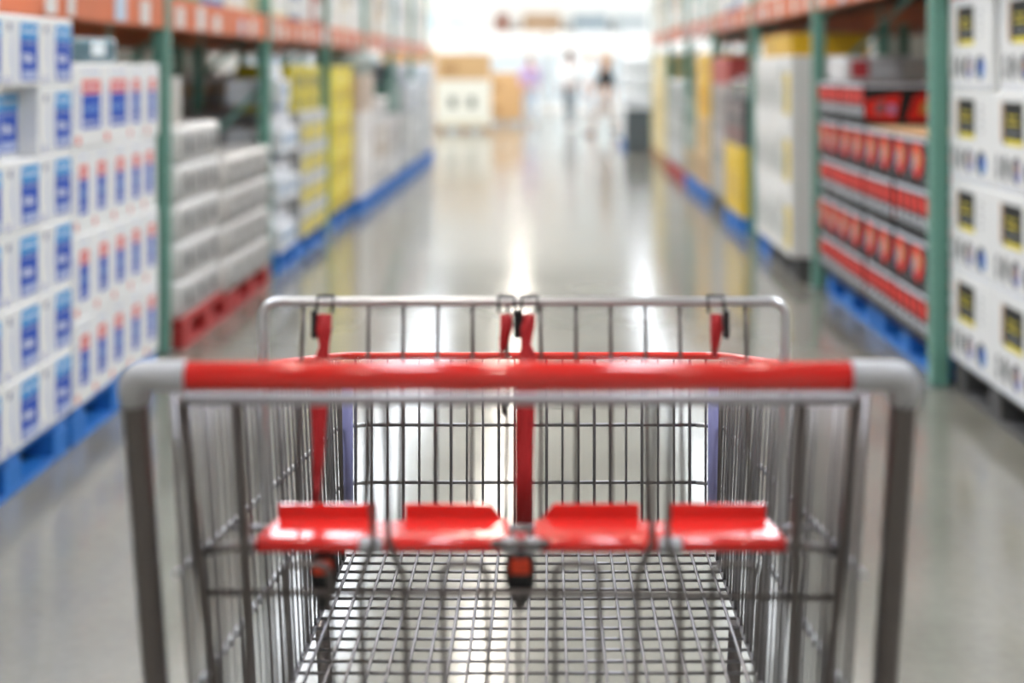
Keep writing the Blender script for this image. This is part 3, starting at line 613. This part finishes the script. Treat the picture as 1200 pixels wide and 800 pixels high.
# ------------------------------------------------------------------ people
def bake_skin(name, V, E, m, lvl=1):
    me = bpy.data.meshes.new(name); me.from_pydata([v[:3] for v in V], E, [])
    ob = bpy.data.objects.new(name, me); COL.objects.link(ob)
    ob.modifiers.new('s', 'SKIN'); sk = me.skin_vertices[0].data
    for i, v in enumerate(V):
        sk[i].radius = (v[3], v[4] if len(v) > 4 else v[3])
    sk[0].use_root = True
    ss = ob.modifiers.new('u', 'SUBSURF'); ss.levels = lvl; ss.render_levels = lvl
    dg = bpy.context.evaluated_depsgraph_get(); out = bpy.data.meshes.new_from_object(ob.evaluated_get(dg))
    bpy.data.objects.remove(ob); out.name = name; out.materials.clear(); out.materials.append(m)
    for p in out.polygons: p.use_smooth = True
    return out
def person(loc, rz, h, label, skin, hairc, topc, legc, shoec, stride=.25, longhair=False, armfwd=.15, shorts=False, coat=False):
    """faces local -y"""
    t = thing('person', loc, label, 'person', None, rz); k = h/1.72
    sm = mat('skin_'+skin, skin, .55, var=.04); s = stride
    hip, kn, an = .92, .5, .09
    def leg(side, f):   # f: forward offset of the foot
        return [(side*.09, 0, hip-.04), (side*.095, -f*.5-.03, kn), (side*.1, -f, an+(.05 if f < -.1 else 0))]
    LA, LB = leg(1, s), leg(-1, -s)
    def arm(side, f): return [(side*.19, 0, 1.40), (side*.245, -f*.35+.03, 1.13), (side*.24, -f-.05, .90), (side*.235, -f*1.1-.07, .83)]
    AA, AB = arm(1, -armfwd), arm(-1, armfwd)
    V = [(0, 0, .95, .13, .1), (0, 0, 1.12, .12, .09), (0, 0, 1.34, .14, .095), (0, 0, 1.45, .06, .06), (0, -.01, 1.54, .05, .05)]; E = [(0, 1), (1, 2), (2, 3), (3, 4)]
    for L in (LA, LB):
        n = len(V); V += [(*L[0], .085), (*L[1], .055), (*L[2], .038)]; E += [(0, n), (n, n+1), (n+1, n+2)]
        fx, fy, fz = L[2]; V.append((fx, fy-.14, fz-.05, .035, .03)); E.append((n+2, n+3))
    for A in (AA, AB):
        n = len(V); V += [(*A[0], .055), (*A[1], .04), (*A[2], .028), (*A[3], .032, .018)]; E += [(2, n), (n, n+1), (n+1, n+2), (n+2, n+3)]
        hx, hy, hz = A[3]; sg = 1 if hx > 0 else -1
        for q, ln in enumerate((.075, .085, .08, .065)):
            m = len(V); V += [(hx, hy-.028+.018*q, hz-.045, .009), (hx-sg*.012, hy-.028+.018*q, hz-.045-ln, .007)]; E += [(n+3, m), (m, m+1)]
        m = len(V); V += [(hx-sg*.01, hy-.045, hz-.015, .01), (hx-sg*.015, hy-.06, hz-.06, .008)]; E += [(n+3, m), (m, m+1)]
    me = bake_skin('body', [tuple(c*k for c in v) for v in V], E, sm)
    # head: ellipsoid with nose and ears, joined into the same mesh
    b = MB(); R = 12; n = 16; hz = 1.63
    prof = [(max(.004, .078*math.sin(math.pi*i/R)**.8*(1 if i > R*.5 else .86+.14*i/(R*.5))), -.115*math.cos(math.pi*i/R)) for i in range(R+1)]
    b.lathe([(r*k, z*k) for r, z in prof], (0, -.015*k, hz*k), sm, n, 'z', 1, 1.2)
    b.tube([(0, -.10*k, (hz+.02)*k), (0, -.125*k, (hz-.025)*k), (0, -.1*k, (hz-.035)*k)], [.006*k, .013*k, .008*k], sm, 6)
    for sg in (-1, 1): b.lathe([(.006*k, 0), (.024*k, .004*k), (.02*k, .014*k)], (sg*.076*k-.007*k, 0, hz*k), sm, 8, 'x', .6, 1.1)
    b.tube([(-.022*k, -.1*k, (hz-.06)*k), (0, -.107*k, (hz-.062)*k), (.022*k, -.1*k, (hz-.06)*k)], .005*k, mat('lips', '#a85a50', .5), 5)
    for sg in (-1, 1): b.lathe([(.003*k, -.01*k), (.011*k, -.004*k), (.009*k, .004*k)], (sg*.03*k, -.098*k, hz*k), mat('eye', '#2a2220', .2), 8, 'y')
    vs = [tuple(v.co) for v in me.vertices]; fs = [tuple(p.vertices) for p in me.polygons]; mb = MB(); mb.v = vs; 
    for f in fs: mb.face(f, sm, True)
    off = len(mb.v); mb.v += b.v
    for f, mi_, s_ in zip(b.f, b.m, b.s): mb.face([i+off for i in f], b.mats[mi_], s_)
    mb.build('body', t)
    tm = mat('cloth_'+topc, topc, .8, var=.12); lm = mat('cloth_'+legc, legc, .8, var=.12); sh = mat('shoe_'+shoec, shoec, .5); hm = mat('hair_'+hairc, hairc, .5, var=.2, scale=40)
    lo = .86 if not coat else .70
    V = [(0, 0, lo, .165, .125), (0, 0, 1.12, .14, .112), (0, 0, 1.36, .155, .115), (0, 0, 1.46, .07, .07)]; E = [(0, 1), (1, 2), (2, 3)]
    for A in (AA, AB):
        n = len(V); V += [(*A[0], .072), (*A[1], .056), (*(Vector(A[1])*.3+Vector(A[2])*.7), .044)]; E += [(2, n), (n, n+1), (n+1, n+2)]
    link('top', bake_skin('top', [tuple(c*k for c in v) for v in V], E, tm), t)
    V = [(0, 0, .97, .15, .118), (0, 0, .88, .15, .118)]; E = [(0, 1)]
    for L in (LA, LB):
        n = len(V); end = Vector(L[1])*(.8 if shorts else 0)+(Vector(L[0])*.2 if shorts else Vector(L[2])+Vector((0, 0, .02)))
        V.append((*L[0], .1))
        if not shorts: V.append((*L[1], .075))
        V.append((*end, .095 if shorts else .06)); E += [(1, n)]+[(i, i+1) for i in range(n, len(V)-1)]
    link('trousers' if not shorts else 'shorts', bake_skin('trousers', [tuple(c*k for c in v) for v in V], E, lm), t)
    for L in (LA, LB):
        fx, fy, fz = L[2]
        b = MB(); b.box((fx-.045)*k, (fx+.045)*k, (fy-.19)*k, (fy+.06)*k, (fz-.09)*k, (fz-.02)*k, sh, .02*k); b.build('shoe', t)
    b = MB(); b.lathe([(.084*k, -.02*k), (.088*k, .03*k), (.078*k, .075*k), (.05*k, .108*k), (.01*k, .122*k)], (0, .004*k, hz*k), hm, 16, 'z', 1, 1.2)
    if longhair: b.tube([(0, .07*k, (hz+.02)*k), (0, .1*k, (hz-.1)*k), (0, .1*k, (hz-.3)*k)], [.06*k, .075*k, .03*k], hm, 10)
    b.build('hair', t)
def at(x, d): return ((x-VX)/F*d, d, 0)
person(at(709, 28.6), math.radians(-75), 1.64, 'person in black top and pale trousers walking across the aisle', '#d8a888', '#b98d5a', '#1a1b20', '#b7a8a0', '#1c1c20', .3, True, .2)
person(at(668, 31.0), math.radians(160), 1.74, 'person in white top and slate grey trousers walking away', '#9a6a50', '#5a3a2a', '#eeeeee', '#8b949b', '#c9c9c9', .18, False, .12)
person(at(621, 32.6), math.radians(20), 1.66, 'person in lilac top near the brown cartons', '#c09078', '#3f5a3a', '#b9a4d0', '#aab8c8', '#6a6a6a', .1, False, .1)
person(at(690, 38.0), math.radians(90), 1.70, 'person in pale blue coat by the cooler cabinets', '#d2a98c', '#c9a878', '#dfe6ee', '#c2ccd6', '#8a8a8a', .15, False, .1, coat=True)

# ------------------------------------------------------------------ shopping cart
CX = -.023                                     # cart axis
cart = thing('shopping_cart', (CX, 1.7, 0), 'large steel wire shopping cart with red handle and red double child seat', 'shopping cart')
OR = (0, 1.7, 0)                               # part coordinates: x from the cart axis, y distance from the camera, z height
zinc_l = mat('zinc_bright', '#c6c6ca', .3, .8, var=.06, scale=50); zinc = mat('zinc_wire', '#848184', .3, .9, var=.1, scale=60); zinc_d = mat('zinc_tube', '#6e6867', .35, .85, var=.1, scale=40)
redp = mat('red_plastic', '#d4241f', .17, var=.04, coat=.5); redr = mat('red_rim', '#d42a22', .3, coat=.3); greyp = mat('grey_plastic', '#a9a9ad', .35, var=.04)
blk = mat('black_plastic', '#17161a', .35); webb = mat('red_webbing', '#a81218', .7, var=.15, scale=200); orb = mat('orange_button', '#e2431f', .35); guard = mat('lavender_plastic', '#8f8fc0', .3, coat=.3)
def part(nm, mb, parent=None): return mb.build(nm, parent or cart, OR)
def wire(path, r, m=zinc, parent=None, nm='wire', n=6):
    b = MB(); b.tube(path, r, m, n); return part(nm, b, parent)
def lerp(a, b, t): return a+(b-a)*t
# handle bar and posts
HD, HZ_, HW = 1.165, 1.088, .316
path = fillet([(-HW, 1.40, .24), (-HW, 1.235, .80), (-HW, HD+.004, HZ_), (HW, HD+.004, HZ_), (HW, 1.235, .80), (HW, 1.40, .24)], .03, 6)
for s in (-1, 1):
    b = MB(); b.tube(fillet([(s*(HW-.05), HD, HZ_), (s*HW, HD, HZ_), (s*HW, 1.235, .80), (s*HW*.97, 1.40, .24)], .022, 6), .0108, zinc_d, 12); part('frame_post', b)
    b = MB(); b.tube(fillet([(s*.272, HD, HZ_), (s*(HW+.0), HD, HZ_), (s*HW, HD+.006, HZ_-.022)], .02, 6), .0132, greyp, 14); part('handle_end', b)
b = MB(); b.tube([(-.273, HD, HZ_), (.273, HD, HZ_)], .0124, redp, 18); part('handle_grip', b)
for x in (-.19, .005, .19):
    b = MB(); b.tube([(x-.001, HD, HZ_), (x+.001, HD, HZ_)], .0127, redp, 18); part('grip_seam', b)
# basket geometry
FD = 2.0
def zr(d): return .936+.178*(FD-d)
def hr(d): return .268+.034*(FD-d)
def zf(d): return .66-.025*(FD-d)
def hf(d): return .259+.01*(FD-d)
def side_pt(s, d, z):
    t = (z-zf(d))/(zr(d)-zf(d)); return (s*lerp(hf(d), hr(d), t), d, z)
RD = 1.175
rim = fillet([(-hr(RD), RD, zr(RD)), (-hr(FD), FD, zr(FD)), (hr(FD), FD, zr(FD)), (hr(RD), RD, zr(RD))], .035, 8)
b = MB(); b.tube(rim, .0052, redr, 10); ro = part('basket_rim', b)
for s in (-1, 1):
    b = MB(); b.tube([(s*.249-.006, FD, zr(FD)), (s*.249+.006, FD, zr(FD))], .0056, zinc, 10); part('joint_sleeve', b, ro)
z1 = lambda d: .838+.095*(FD-d)
z2 = lambda d: .757+.058*(FD-d)
for s in (-1, 1):
    b = MB()
    for zz in (z1, z2):
        pts = []
        for i in range(15):
            d = lerp(RD+.02, FD-.035, i/14); x, y, z = side_pt(s, d, zz(d)); pts.append((x+s*.0045, y, z))
        pts.append((s*(abs(pts[-1][0])-.010), FD-.002, zz(FD))); pts.append((s*(hr(FD)-.035), FD+.004, zz(FD)))
        b.tube(pts, .0032, zinc_l, 6)
    d0, d1 = RD+.02, FD-.01
    b.tube([side_pt(s, d0, zf(d0)), side_pt(s, d1, zf(d1))], .003, zinc, 6)
    po = part('side_panel', b)
    n = 32
    for i in range(n):
        d = lerp(RD+.03, FD-.03, i/(n-1)); thick = .0030 if i % 4 == 0 else .0018
        wire([side_pt(s, d, zr(d)), side_pt(s, d, lerp(zr(d), zf(d), .5)), side_pt(s, d, zf(d))], thick, zinc, po)
    b = MB(); 
    xg = hr(FD)-.006
    b.tube([(s*(hr(FD)-.012), FD-.014, zr(FD)-.02), (s*(hf(FD)-.004), FD-.014, zf(FD)+.03)], [.008, .008], guard, 8); part('corner_guard', b)
    wire([(s*(hr(FD)-.004), FD-.035, zr(FD)), (s*(hf(FD)), FD-.035, zf(FD))], .003, zinc_d, None, 'corner_wire')
# front panel: wires run down and on as the floor
nl = 23; half = .246
b = MB()
for zz in (z1(FD), z2(FD), .668): b.tube([(-half-.01, FD+.004, zz), (half+.01, FD+.004, zz)], .0026, zinc, 6)
b.tube([(-half-.01, FD+.003, .685), (half+.01, FD+.003, .685)], .0026, zinc, 6)
fo = part('front_panel', b)
b = MB()
for i in range(24):
    d = FD-.012-i*.0305
    b.tube([(-hf(d), d, zf(d)), (hf(d), d, zf(d))], .0021, zinc, 6)
flo = part('basket_floor', b)
for i in range(nl):
    x = lerp(-half, half, i/(nl-1)); r = .0025 if i % 3 == 0 else .0019
    wire([(x, FD, zr(FD)-.002), (x, FD, .665)], r, zinc, fo)
    wire([(x, FD, .664), (x, FD-.01, .664), (x*1.02, RD+.06, zf(RD+.06)+.004)], .0022, zinc, flo)
# rear gate
GC = 608-VX
def gd(z): return 1.185+(1.069-z)*.34
def gp_(hx, y):
    """pixel half-width and pixel row on the gate's plane"""
    d = 1.2
    for _ in range(6): z = CH-(y-VY)/F*d; d = gd(z)
    return (hx*d/F, d, z)
b = MB(); m_ = zinc_d
LZ0 = .64
for s in (-1, 1):
    p = [gp_(s*395, 468), gp_(s*378, 640), gp_(s*360, 800)]; p.append((p[-1][0]*.98, gd(LZ0), LZ0)); b.tube(p, .0052, m_, 8)
b.tube([gp_(-395, 468), gp_(395, 468)], .0052, greyp, 8)
for s in (-1, 1): b.tube([gp_(s*370, 647), gp_(s*342, 640), gp_(s*312, 638)], .0038, m_, 8)
b.tube([gp_(-34, 637), gp_(34, 637)], .0038, m_, 8)
b.tube([gp_(-366, 694), gp_(0, 694), gp_(366, 700)], .0030, m_, 8)
b.tube([(-.29, gd(LZ0), LZ0), (.29, gd(LZ0), LZ0)], .0045, m_, 8)
gate = part('rear_gate', b)
def down(h, y0=800): x, d, z = gp_(h, y0); return (x, gd(LZ0), LZ0)
for s in (-1, 1):
    wire([gp_(s*331, 468), gp_(s*322, 640), gp_(s*319, 800), down(s*317)], .0048, m_, gate, 'wire', 8)
    wire(fillet([gp_(s*178, 468), gp_(s*172, 640), gp_(s*187, 672), gp_(s*185, 800), down(s*184)], .012, 4), .0030, m_, gate)
    wire(fillet([gp_(s*158, 468), gp_(s*154, 640), gp_(s*137, 672), gp_(s*134, 800), down(s*134)], .012, 4), .0030, m_, gate)
    for a, c in ((40, 92), (224, 278)):
        wire(fillet([down(s*a), gp_(s*a, 690), gp_(s*a, 661), gp_(s*c, 661), gp_(s*c, 690), down(s*c)], .018, 6), .0028, m_, gate)
    for hx in (347, 330): pass
    for q in (292, 240, 215):    # short wires between the handle and the seat bar, behind the grip
        pass
wire([gp_(-3, 696), down(-3)], .0018, m_, gate)
# child seats
for s in (-1, 1):
    b = MB(); f = lambda u, v, t: (s*u, v, .927+(-.001 if v > 1.3 else 0)+t)
    out = [(.011, 1.254), (.2325, 1.254), (.2245, 1.312), (.135, 1.312), (.133, 1.302), (.109, 1.302), (.107, 1.312), (.022, 1.312), (.012, 1.300)]
    b.prism(out if s > 0 else out[::-1], f, -.004, 0, redp)
    b.tube([(s*.0115, 1.252, .9205), (s*.2325, 1.252, .9205)], .0065, redp, 12)      # rolled front edge
    for u0, u1, cut in ((.017, .108, .012), (.134, .2245, 0)):                          # raised rear tabs
        tab = [(u0, 0), (u1, 0), (u1, .016), (u0+cut, .016)]
        b.prism(tab if s > 0 else tab[::-1], lambda u, v, t: (s*u, 1.310+t, .9225+v), 0, .004, redp)
    so = part('child_seat', b)
    for x, w in ((.131, .020), (.240, .012), (.010, .014)):
        b = MB(); b.tube([(s*(x-w/2), 1.2465, .922), (s*(x+w/2), 1.2465, .922)], .0075, greyp, 10); part('hinge_clip', b, so)
    b = MB(); b.tube([(s*.205, 1.320, .914), (s*.272, 1.320, .914)], .003, zinc, 6); part('support_rod', b, so)
b = MB(); b.tube([(-.03, 1.320, .914), (.03, 1.320, .914)], .003, zinc, 6); part('support_rod', b)
# seat back
BT, BB, BZ0, BZ1 = 1.445, 1.395, .885, 1.103
bw0, bw1 = .252, .266
b = MB(); b.tube(fillet([(-bw0, BB, BZ0), (-bw1, BT, BZ1), (bw1, BT, BZ1), (bw0, BB, BZ0)], .018, 6), .0050, zinc_l, 10)
b.tube([(-bw0, BB, BZ0), (bw0, BB, BZ0)], .004, zinc, 8)
back = part('seat_back', b)
for i, o_ in enumerate((20, 61, 102, 143, 184, 262)):
    for s in (-1, 1):
        x = s*o_*1.43/F; wire([(x, BT+.001, BZ1), (x*1.0, BT-.006, BZ1-.04), (x*.99, BB, BZ0)], .0022, zinc_d, back)
# straps hanging from the top bar of the seat back
def bx(px_): return (px_-612)*1.43/F
def strap(pxs, pts, widths, angs, loopside):
    b = MB(); b.ribbon(pts, widths, angs, webb); so = part('strap', b)
    x, y, z = pts[0]
    b = MB(); b.tube([(x-.008, y-.002, z+.002), (x-.008, BT, BZ1+.006), (x+.008, BT, BZ1+.006), (x+.008, y-.002, z+.002)], .0017, blk, 6); part('strap_loop', b, so)
    b = MB(); b.box(x+loopside*.010-.003, x+loopside*.010+.003, y-.004, y+.004, z-.024, z+.004, blk, .001); part('slide_buckle', b, so)
    return so
def yb(z): return lerp(BB, BT, (z-BZ0)/(BZ1-BZ0))-.007
def chain(xs, zs): return [(x, yb(z), z) for x, z in zip(xs, zs)]
x0 = bx(377)
strap(377, chain([x0, x0, x0+.001, x0-.002, x0-.002, x0-.001, x0-.002], [1.092, 1.075, 1.062, 1.045, 1.0, .965, .90]), [.015, .015, .012, .016, .016, .014, .013], [0, .2, .9, .3, .1, .9, 1.35], -1)
x0 = bx(617)
strap(617, chain([x0+.001, x0-.001, x0-.002, x0, x0-.003, x0-.004, x0-.004], [1.092, 1.078, 1.062, 1.045, 1.0, .95, .895]), [.014, .014, .013, .021, .020, .018, .018], [0, .2, .8, .2, 0, 0, 0], -1)
x0 = bx(591)
strap(591, chain([x0, x0, x0-.003, x0-.005], [1.092, 1.078, 1.062, 1.052]), [.013, .013, .009, .003], [0, .1, .5, .8], 1)
x0 = bx(838)
strap(838, chain([x0, x0, x0-.002, x0-.003], [1.092, 1.078, 1.062, 1.05]), [.012, .013, .009, .004], [0, .2, .5, .8], 1)
b = MB(); xq = bx(590); b.box(xq-.004, xq+.004, 1.40, 1.408, .998, 1.018, blk, .001); part('strap_end', b)
# buckles below the seats
for xp in (377, 607):
    cx, cd, cz = (xp-608)*1.262/F, 1.262, CH-(668-VY)/F*1.262
    b = MB(); b.lathe([(.005, -.028), (.0105, -.023), (.0132, -.008), (.0138, .004), (.012, .013), (.007, .018)], (cx, cd, cz), blk, 14, 'z', 1, .55); bo = part('buckle', b)
    b = MB(); b.box(cx-.009, cx+.009, cd-.0105, cd-.004, cz-.001, cz+.012, orb, .002); part('release_button', b, bo)
    b = MB(); b.ribbon([(cx, cd, cz+.012), (cx, cd+.01, cz+.03)], [.014, .014], [0, 0], webb); part('strap_stub', b, bo)
    b = MB(); b.box(cx-.006, cx+.006, cd-.004, cd+.004, cz-.034, cz-.022, blk, .002); part('buckle_tail', b, bo)
# chassis and casters below the frame
b = MB()
b.tube(fillet([(-.30, 1.38, .26), (-.24, 2.05, .20), (.24, 2.05, .20), (.30, 1.38, .26)], .05, 5), .012, zinc_d, 10)
b.tube([(-.305, 1.385, .26), (.305, 1.385, .26)], .012, zinc_d, 10)
for s in (-1, 1): b.tube([(s*.265, 1.95, .21), (s*.262, 1.80, .64)], .009, zinc_d, 8)
part('chassis', b)
tyre = mat('caster_tyre', '#3b3b3d', .6)
for x, y in ((-.29, 1.40), (.29, 1.40), (-.23, 2.0), (.23, 2.0)):
    b = MB(); b.box(x-.022, x-.018, y-.03, y+.03, .05, .19, zinc_d); b.box(x+.018, x+.022, y-.03, y+.03, .05, .19, zinc_d); b.box(x-.022, x+.022, y-.03, y+.03, .19, .195, zinc_d); b.tube([(x, y, .19), (x, y, .25)], .01, zinc_d, 8)
    fo_ = part('caster_fork', b)
    b = MB(); b.lathe([(.05, -.015), (.063, -.011), (.063, .011), (.05, .015)], (x, y, .0635), tyre, 20, 'x'); part('wheel', b, fo_)
